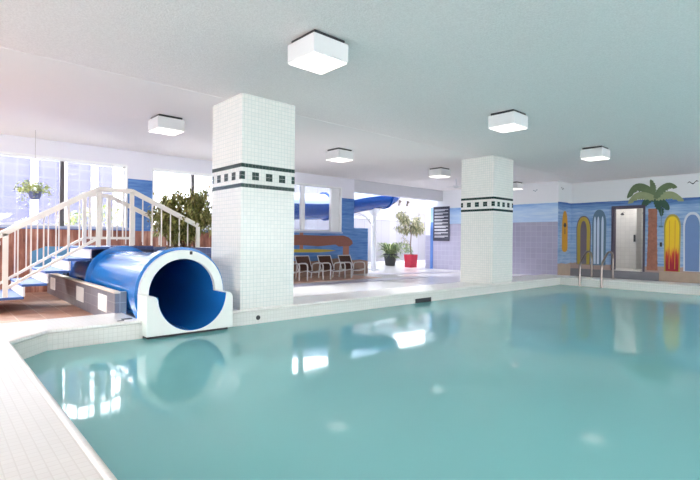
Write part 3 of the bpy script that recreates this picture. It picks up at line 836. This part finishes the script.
decal('lagoon', [[(1.66, 0.30), (3.3, 0.30), (3.4, 0.7), (2.9, 0.98), (1.95, 1.0), (1.66, 0.88)]], on_north, 'p_lagoon', bar_, 0.007)
hut = thing('painted_hut', (9.8, YN, 0), 'painted tiki hut with brown thatched roof on blue, behind the chairs', 'wall painting')
decal('beach', [[(7.9, 0), (11.2, 0), (11.2, 0.50), (10.4, 0.58), (9.4, 0.5), (7.9, 0.55)]], on_north, 'p_beach', hut, 0.003)
decal('thatch', [[(7.9, 1.0), (8.9, 1.03), (9.6, 0.99), (10.35, 1.05), (10.5, 0.98), (11.02, 1.0), (11.14, 1.08), (11.12, 1.18), (10.95, 1.30), (10.7, 1.36), (9.8, 1.34), (8.8, 1.36), (7.9, 1.34)]], on_north, 'p_thatch', hut, 0.008)
decal('post', [[(10.69, 0.3), (10.97, 0.3), (10.97, 1.02), (10.69, 1.02)]], on_north, 'p_postw', hut, 0.006)
decal('ridge_post', [[(8.84, 0.9), (8.98, 0.9), (8.98, 1.44), (8.84, 1.44)]], on_north, 'p_postw', hut, 0.006)
yb = decal('painted_surfboard', [[(7.9, 0.80), (9.6, 0.79), (10.1, 0.81), (10.36, 0.845), (10.1, 0.88), (9.6, 0.90), (7.9, 0.90)]], on_north, 'p_olive', None, 0.006)
props(yb, 'long yellow surfboard painted level under the thatched roof', 'painted surfboard', 'painted surfboards')
hb2 = thing('painted_shore', (11.5, YN, 0), 'sandy shore painted at the foot of the blue half wall', 'wall painting')
decal('beach', [[(11.2, 0), (11.9, 0), (11.9, 0.46), (11.5, 0.52), (11.2, 0.5)]], on_north, 'p_beach', hb2, 0.003)

# ------------------------------------------------------------------ doorway and shower room
d1 = thing('door_1', (XE, 5.33, DZ0), 'open doorway with dark plum frame leading to the shower room', 'doorway', None, 'structure')
bm = new(); w = 0.10
bx(bm, XE - 0.03, XE + 0.2, DY0 - 0.03, DY0 + 0.03, DZ0, DZ1 + 0.05); bx(bm, XE - 0.03, XE + 0.2, DY1 - 0.03, DY1 + 0.04, DZ0, DZ1 + 0.05); bx(bm, XE - 0.03, XE + 0.2, DY0, DY1, DZ1 - 0.05, DZ1 + 0.05)
obj('door_frame', bm, 'doorframe', d1)
bm = new(); bx(bm, XE - 0.05, XE + 0.22, DY0 + 0.05, DY1 - 0.05, DZ0 - 0.02, DZ0 + 0.02, 0.005); obj('door_sill', bm, 'panel', d1)
bm = new(); bx(bm, XE + 0.2, 19.2, 3.6, 6.9, DZ0 - 0.1, DZ0); struct('floor_shower', bm, 'shower', 'pale tiled shower room floor', 'floor')
bm = new(); bx(bm, 19.1, 19.3, 3.6, 6.9, DZ0, 3.0); bx(bm, XE + 0.2, 19.1, 6.8, 7.0, DZ0, 3.0); bx(bm, XE + 0.2, 19.1, 3.4, 3.6, DZ0, 3.0)
bx(bm, 18.55, 19.1, 5.42, 5.52, DZ0, 2.75)
struct('wall_shower', bm, 'shower', 'pale grey tiled shower room walls seen through the doorway', 'wall')
bm = new(); bx(bm, XE + 0.2, 19.3, 3.4, 7.0, 3.0, 3.1); struct('ceiling_shower', bm, 'ceil2', 'shower room ceiling', 'ceiling')
lt = thing('shower_room_light', (18.2, 5.5, 2.98), 'lit ceiling panel inside the shower room', 'ceiling light')
bm = new(); bx(bm, 17.7, 18.5, 5.0, 6.2, 2.95, 2.999, 0.005); obj('diffuser', bm, 'shower_diffuser', lt)
def shower(y, z, label, mat):
    r = thing('shower_fixture', (19.1, y, z), label, 'shower head')
    bm = new(); tube(bm, [(19.1, y, z), (18.98, y, z + 0.03), (18.9, y, z - 0.02)], 0.014, 8); obj('arm', bm, 'chrome', r, True)
    bm = new(); tube(bm, [(18.9, y, z - 0.02), (18.87, y, z - 0.07)], 0.05, 14, radii=[0.025, 0.06]); obj('head', bm, mat, r, True); return r
shower(5.98, 2.32, 'dark shower head at upper left inside the shower room', 'dark'); 
shower(5.28, 2.34, 'chrome shower head at upper right inside the shower room', 'chrome')
v = thing('shower_valve', (19.1, 5.15, 1.55), 'round chrome shower valve on the shower room back wall', 'shower valve')
bm = new(); lathe(bm, [(0.09, 0), (0.09, 0.01), (0.04, 0.02), (0.035, 0.05), (0.0, 0.052)], (0, 0, 0), 20)
bmesh.ops.transform(bm, matrix=Matrix.Translation((19.1, 5.15, 1.55)) @ Matrix.Rotation(-PI / 2, 4, 'Y'), verts=bm.verts[:]); obj('plate', bm, 'steel', v, True)
bm = new(); bar(bm, (19.045, 5.15, 1.55), (19.03, 5.10, 1.46), 0.02, 0.02); obj('lever', bm, 'steel', v)
bm = new(); bx(bm, 18.5, 18.55, 5.44, 5.50, 1.25, 1.5, 0.012); o = obj('soap_dispenser', bm, 'dark'); props(o, 'dark soap dispenser on the shower room partition edge', 'soap dispenser')
bm = new(); bx(bm, XE - 0.035, XE, 4.35, 4.41, 1.10, 1.24, 0.006); o = obj('wall_box', bm, 'dark'); props(o, 'small dark switch box on the wall between palm trunk and red yellow surfboard', 'switch box')
bm = new(); bx(bm, XE - 0.03, XE, 4.33, 4.44, 1.72, 1.77, 0.006); tube(bm, [(XE - 0.015, 4.38, 1.75), (XE - 0.015, 4.38, 2.4)], 0.008, 6); o = obj('wall_hook', bm, 'p_teal'); props(o, 'thin bracket with upright rod on the wall right of the palm trunk', 'bracket')

# ------------------------------------------------------------------ pool ladder, skimmer, fittings
ld = thing('pool_ladder', (14.4, 5.27, 0.16), 'polished steel pool ladder at the far end of the pool', 'pool ladder')
for y in (5.55, 4.96):
    pts = [(14.04, y, -1.1), (14.04, y, 0.50), (14.055, y, 0.57), (14.11, y, 0.65), (14.42, y, 0.88), (14.55, y, 0.935), (14.72, y, 0.94), (14.84, y, 0.90), (14.90, y, 0.82), (14.915, y, 0.72), (14.915, y, 0.165)]
    bm = new(); tube(bm, pts, 0.029, 12); rl = obj('rail', bm, 'steel', ld, True)
    bm = new(); lathe(bm, [(0.05, 0), (0.05, 0.012), (0.03, 0.022)], (14.915, y, 0.161), 16); obj('foot_flange', bm, 'steel', rl, True)
for z in (-0.35, -0.65, -0.95):
    bm = new(); bx(bm, 13.99, 14.08, 4.96, 5.55, z - 0.015, z + 0.015, 0.005); obj('step', bm, 'steel', ld)
sk = thing('skimmer', (7.6, PY1, 0.0), 'dark rectangular skimmer opening in the pool edge between the columns', 'skimmer')
bm = new(); bx(bm, 7.34, 7.86, PY1 - 0.016, PY1 + 0.0, -0.09, 0.03); obj('opening', bm, 'dark', sk)
bm = new(); bx(bm, 7.32, 7.88, PY1 - 0.022, PY1, 0.03, 0.045); bx(bm, 7.32, 7.34, PY1 - 0.022, PY1, -0.09, 0.045); bx(bm, 7.86, 7.88, PY1 - 0.022, PY1, -0.09, 0.045); obj('frame', bm, 'copev', sk)
bm = new(); lathe(bm, [(0.035, 0), (0.035, 0.008), (0.022, 0.012), (0.018, 0.006)], (0, 0, 0), 18)
bmesh.ops.transform(bm, matrix=Matrix.Translation((3.70, PY1 - 0.010, 0.03)) @ Matrix.Rotation(PI / 2, 4, 'X'), verts=bm.verts[:])
o = obj('water_inlet', bm, 'dark', None, True); props(o, 'small dark round inlet in the pool edge below the near column', 'water inlet')
bm = new(); bx(bm, 1.86, 1.98, 6.36, 6.42, 0.160, 0.166); bx(bm, 1.78, 1.86, 6.28, 6.31, 0.160, 0.164); o = obj('coping_marker', bm, 'dark'); props(o, 'small dark marker set into the coping left of the slide mouth', 'marker')

# ------------------------------------------------------------------ sign board on the lilac wall
sg = thing('sign_board', (XP, 12.2, 1.2), 'tall charcoal rules board with pale lines of text beside the court', 'sign')
bm = new(); bx(bm, XP - 0.03, XP, 11.78, 12.62, 1.21, 2.68, 0.006); obj('board', bm, 'signboard', sg)
bm = new(); bx(bm, XP - 0.034, XP - 0.03, 11.80, 12.60, 2.60, 2.67); obj('header', bm, 'signhead', sg)
random.seed(3); bm = new(); z = 2.56
for i in range(9):
    ind = 0.0 if i % 3 else 0.0
    for j in range(2):
        bx(bm, XP - 0.033, XP - 0.03, 11.84 + (0.0 if j == 0 else random.uniform(0.1, 0.42)), 12.55, z - 0.028, z); z -= 0.043
    z -= 0.055
obj('text_lines', bm, 'signline', sg)
bm = new(); bx(bm, XP, XP + 0.2, 12.64, 13.07, 1.45, CZ); struct('wall_court_end', bm, 'white', 'white end of the lilac wall inside the plant court', 'wall')
bm = new(); bx(bm, XP, XP + 0.2, 12.64, 13.07, 0, 1.45); struct('wall_lilac_end', bm, 'purple', 'low lilac tiled wall end left of the blue strip', 'wall')
bm = new(); bx(bm, XP - 0.02, XP, 12.64, 12.78, 0, 2.02); struct('trim_6', bm, 'bluetrim', 'blue painted strip left of the rules board', 'painted strip')
bm = new(); bx(bm, XP - 0.02, XP, 12.64, 12.78, 2.02, 2.66); struct('trim_7', bm, 'bluetrim2', 'pale blue painted strip above the blue one, left of the rules board', 'painted strip')

# ceiling fitting by the far column
sp = thing('ceiling_fan', (13.4, 9.4, 3.1), 'small white ceiling fan left of the far column', 'ceiling fan')
bm = new(); tube(bm, [(13.4, 9.4, CZ - 0.012), (13.4, 9.4, 3.1)], 0.02, 8); obj('rod', bm, 'lampbox', sp)
bm = new(); lathe(bm, [(0.03, 0.0), (0.09, 0.02), (0.09, 0.07), (0.03, 0.1)], (13.4, 9.4, 3.02), 18); obj('hub', bm, 'lampbox', sp, True)
for k in range(4):
    a = 0.4 + k * PI / 2; d = Vector((math.cos(a), math.sin(a), 0))
    bm = new(); p0 = Vector((13.4, 9.4, 3.07)); bar(bm, p0 + d * 0.08, p0 + d * 0.32, 0.08, 0.008); obj('blade', bm, 'lampbox', sp)

# ------------------------------------------------------------------ plant court behind the opening
M['siding'] = None
t = NT('white_siding'); _, x, y, z = t.pos
br = t.brick(t.comb(t.math('ADD', x, y), z), lin(160, 158, 168), lin(166, 164, 173), lin(140, 138, 150), 0.6, 4.0, 0.01)
M['siding'] = t.done(br.outputs['Color'], 0.6)
bm = new(); bx(bm, 8.0, 22.0, 16.8, 17.0, 0, 3.8); struct('wall_court', bm, 'siding', 'white sided back wall of the plant court', 'wall')
bm = new(); bx(bm, 7.9, 8.0, YN + 0.25, 17.0, 0, 4.6); struct('wall_court_west', bm, 'siding', 'white left flank wall of the plant court', 'wall')  # added to close this side of the court against daylight
bm = new(); bx(bm, 22.0, 22.1, 12.9, 17.0, 0, 4.6); struct('wall_court_east', bm, 'siding', 'white right flank wall of the plant court', 'wall')  # unseen flank, added to block light from the right
bm = new(); bx(bm, 8.0, 22.0, 16.70, 16.8, 2.28, 2.34); bx(bm, 8.0, 22.0, 16.74, 16.8, 2.78, 2.86); bx(bm, 8.0, 22.0, 16.62, 16.8, 0, 0.12)
struct('trim_8', bm, 'white', 'white ledges along the court back wall', 'ledge')
bm = new(); bx(bm, XP + 0.2, 22.0, 12.9, 13.07, 0, 3.3); struct('wall_court_side', bm, 'white', 'white side wall of the plant court', 'wall')
bm = new(); bx(bm, 8.0, 22.0, YN + 0.25, 16.8, 4.6, 4.7); struct('ceiling_court', bm, 'white', 'white ceiling of the plant court, above an open clerestory', 'ceiling')  # unseen roof added to keep the court from washing out
bm = new(); bx(bm, 17.6, 22.0, 13.07, 20, -0.2, 0.0); struct('floor_court', bm, 'deck', 'white floor of the plant court', 'floor')
for i, (x, lb) in enumerate([(18.75, 'small wall lamp on the court back wall, left of the pair'), (19.4, 'small wall lamp on the court back wall, right of the pair')]):
    r = thing('wall_lamp', (x, 16.8, 3.1), lb, 'wall lamp', 'court wall lamps')
    bm = new(); bx(bm, x - 0.05, x + 0.05, 16.72, 16.8, 3.08, 3.2, 0.01); obj('base', bm, 'steel', r)
    bm = new(); tube(bm, [(x, 16.76, 3.2), (x, 16.68, 3.36)], 0.07, 12, radii=[0.04, 0.09]); obj('shade', bm, 'steel', r, True)

# raised blue water slide crossing the court
rs = thing('raised_slide', (12.5, 13.2, 0), 'raised blue water slide crossing the court behind the window and opening', 'water slide')
SP = [(8.5, 13.36, 2.32), (9.0, 13.3, 2.34), (10.7, 13.2, 2.42), (12.2, 13.2, 2.72), (13.0, 13.2, 2.86), (13.8, 13.25, 3.0), (14.5, 13.5, 3.2), (15.1, 14.1, 3.45), (15.4, 14.9, 3.7)]
def half(bm, a0, a1, r, pts):
    n = len(pts); rows = []
    V = [Vector(p) for p in pts]
    for i, p in enumerate(V):
        d = (V[min(i + 1, n - 1)] - V[max(i - 1, 0)]).normalized(); s = d.cross(Vector((0, 0, 1))).normalized(); u = s.cross(d).normalized()
        row = []
        for rr in (r, r - 0.02):
            row.append([bm.verts.new(p + (s * math.cos(a0 + (a1 - a0) * k / 16) + u * math.sin(a0 + (a1 - a0) * k / 16)) * rr) for k in range(17)])
        rows.append(row[0] + row[1][::-1])
    m = len(rows[0])
    for i in range(n - 1):
        for k in range(m): bm.faces.new((rows[i][k], rows[i][(k + 1) % m], rows[i + 1][(k + 1) % m], rows[i + 1][k]))
    bm.faces.new(rows[0]); bm.faces.new(rows[-1][::-1])
def smooth_pts(P, k=4):
    out = []
    for i in range(len(P) - 1):
        p0, p1, p2, p3 = (Vector(P[max(i - 1, 0)]), Vector(P[i]), Vector(P[i + 1]), Vector(P[min(i + 2, len(P) - 1)]))
        for j in range(k):
            f_ = j / k; out.append(0.5 * ((2 * p1) + (p2 - p0) * f_ + (2 * p0 - 5 * p1 + 4 * p2 - p3) * f_ ** 2 + (-p0 + 3 * p1 - 3 * p2 + p3) * f_ ** 3))
    out.append(Vector(P[-1])); return out
SPS = smooth_pts(SP)
bm = new(); half(bm, PI * 0.95, 2 * PI * 1.025, 0.46, SPS); obj('trough', bm, 'deepblue', rs, True)
bm = new(); half(bm, PI * 0.03, PI * 0.95, 0.455, SPS); obj('cover', bm, 'paleblue', rs, True)
for idx in (8, 20):
    bm = new(); d = (SPS[idx + 1] - SPS[idx - 1]).normalized(); tube(bm, [SPS[idx] - d * 0.03, SPS[idx] + d * 0.03], 0.52, 32); obj('flange', bm, 'deepblue', rs)
ps = thing('support_post', (13.25, 13.2, 0), 'white round post holding up the raised blue slide', 'post')
bm = new(); tube(bm, [(13.25, 13.2, 0), (13.25, 13.2, 2.2)], 0.10, 20); obj('shaft', bm, 'white', ps, True)
bm = new(); bx(bm, 13.1, 13.4, 13.05, 13.35, 0, 0.06, 0.01); obj('base', bm, 'white', ps)
bm = new(); tube(bm, [(13.25, 13.2, 2.2), (13.25, 13.2, 2.47)], 0.1, 20, radii=[0.1, 0.30]); obj('saddle', bm, 'white', ps, True)
bm = new(); tube(bm, smooth_pts([(13.2, 13.2, 1.75), (12.9, 13.2, 2.05), (12.5, 13.2, 2.22), (12.2, 13.2, 2.26)]), 0.03, 8); obj('brace', bm, 'white', ps, True)

# plants of the court
random.seed(11)
tp = thing('potted_tree', (16.3, 13.85, 0), 'slender tree with pale bushy crown in a square red pot', 'potted plant')
bm = new()
prism(bm, [(-0.22, -0.22), (0.22, -0.22), (0.22, 0.22), (-0.22, 0.22)], lambda a, b, d: (16.3 + a * (0.86 + 0.24 * d), 13.85 + b * (0.86 + 0.24 * d), d), 0.0, 0.58)
obj('pot', bm, 'redpot', tp)
bm = new(); bx(bm, 16.1, 16.5, 13.65, 14.05, 0.56, 0.585); obj('soil', bm, 'soil', tp)
tk = new(); lf = new()
tube(tk, smooth_pts([(16.3, 13.85, 0.55), (16.27, 13.85, 1.0), (16.3, 13.85, 1.5), (16.25, 13.86, 1.85)]), 0.02, 8)
for k in range(15):
    a = random.uniform(0, 2 * PI); q = Vector((16.26, 13.86, random.uniform(1.6, 1.88)))
    e = q + Vector((0.62 * math.cos(a), 0.5 * math.sin(a), random.uniform(-0.05, 0.62)))
    tube(tk, [q, e], 0.008, 5)
    for i in range(80):
        p = q.lerp(e, random.uniform(0.45, 1.1)) + rdir() * 0.12
        dd = rdir(); dd.z -= 0.5; leaf(lf, p, dd, random.uniform(0.14, 0.26), random.uniform(0.035, 0.055), 0.4)
q = Vector((16.27, 13.85, 1.0)); e = q + Vector((-0.33, 0.2, 0.35)); tube(tk, [q, e], 0.007, 5)
for i in range(50):
    p = q.lerp(e, random.uniform(0.4, 1.1)) + rdir() * 0.1; dd = rdir(); dd.z -= 0.4; leaf(lf, p, dd, random.uniform(0.1, 0.2), 0.03, 0.4)
obj('trunk', tk, 'bark', tp, True); obj('foliage', lf, 'leaf_tree', tp)
dp = thing('potted_fern', (16.55, 15.35, 0), 'low spreading green plant in a round charcoal pot', 'potted plant')
bm = new(); lathe(bm, [(0.22, 0), (0.23, 0.02), (0.32, 0.5), (0.35, 0.52), (0.35, 0.56), (0.31, 0.56), (0.30, 0.5)], (16.55, 15.35, 0), 28); obj('pot', bm, 'darkpot', dp, True)
lf = new()
for k in range(210):
    a = random.uniform(0, 2 * PI); L = random.uniform(0.5, 1.0); rise = random.uniform(-0.05, 0.72)
    base = Vector((16.55 + 0.1 * math.cos(a), 15.35 + 0.1 * math.sin(a), 0.52))
    d = Vector((math.cos(a), math.sin(a), 0)); s = Vector((-d.y, d.x, 0)) * random.uniform(0.018, 0.032)
    prev = None
    for j in range(6):
        f_ = j / 5; p = base + d * L * f_ + Vector((0, 0, rise * math.sin(f_ * PI * 0.62) - 0.18 * f_ * f_)); ww = math.sin(PI * (0.15 + 0.85 * f_)) if j < 5 else 0.05
        cur = (lf.verts.new(p + s * ww), lf.verts.new(p - s * ww))
        if prev: lf.faces.new((prev[0], prev[1], cur[1], cur[0]))
        prev = cur
for k in range(420):
    d = rdir(-0.3); p = Vector((16.95, 15.0, 0.72)) + Vector((d.x * 0.6, d.y * 0.4, d.z * 0.38)); leaf(lf, p, rdir(), 0.16, 0.045)
obj('foliage', lf, 'leaf_strap', dp)

# ------------------------------------------------------------------ outside the left windows
bm = new(); bx(bm, -30, 8.0, YN + 0.25, 40, -0.3, -0.1); struct('floor_outside', bm, 'greyplinth', 'paved ground outside the left windows', 'ground')
M['facade'] = None
t = NT('lilac_cladding'); _, x, y, z = t.pos
br = t.brick(t.comb(x, z), lin(74, 72, 96), lin(80, 77, 102), lin(88, 86, 110), 0.35, 0.35, 0.02)
M['facade'] = t.done(br.outputs['Color'], 0.6)
bd = thing('neighbour_building', (-2.0, 18.0, -0.1), 'lilac clad building with white pilasters seen through the left window', 'building')
bm = new(); bx(bm, -14, 4.9, 18.0, 22.0, -0.1, 4.3); obj('facade', bm, 'facade', bd)
for x in (-10, -7.2, -4.4, -1.9, -0.4, 1.05, 2.55, 3.35, 4.3):
    bm = new(); bx(bm, x - 0.10, x + 0.10, 17.88, 18.0, 0.0, 4.3); obj('pilaster', bm, 'white', bd)
bm = new(); bx(bm, -14, 4.9, 17.6, 18.0, 0.9, 1.2); obj('canopy', bm, 'white', bd)
b2 = thing('garden_wall', (6, 19, -0.1), 'pale block wall outside seen through the middle windows', 'wall')
bm = new(); bx(bm, 5.0, 7.8, 21.0, 21.3, -0.1, 2.6); obj('wall_body', bm, 'white', b2)
bm = new(); bx(bm, 5.0, 7.8, 20.95, 21.35, 2.6, 2.7); obj('wall_cap', bm, 'white', b2)
sh = thing('garden_shrub', (4.0, 15.2, -0.1), 'yellow green shrub outside the left window, behind the railing', 'shrub')
lf = new(); bm = new()
for k in range(6): tube(bm, [(3.9 + random.uniform(-.3, .3), 15.2, -0.12), (3.9 + random.uniform(-1, 1), 15.2 + random.uniform(-.3, .3), 1.6)], 0.02, 5)
for k in range(1500):
    d = rdir(); p = Vector((3.95, 15.3, 1.35)) + Vector((d.x * 1.25, d.y * 0.7, d.z * 0.85)) * random.uniform(0.6, 1) ** 0.5; leaf(lf, p, rdir(), random.uniform(0.1, 0.18), 0.06)
obj('stems', bm, 'bark', sh); obj('foliage', lf, 'leaf_out', sh)
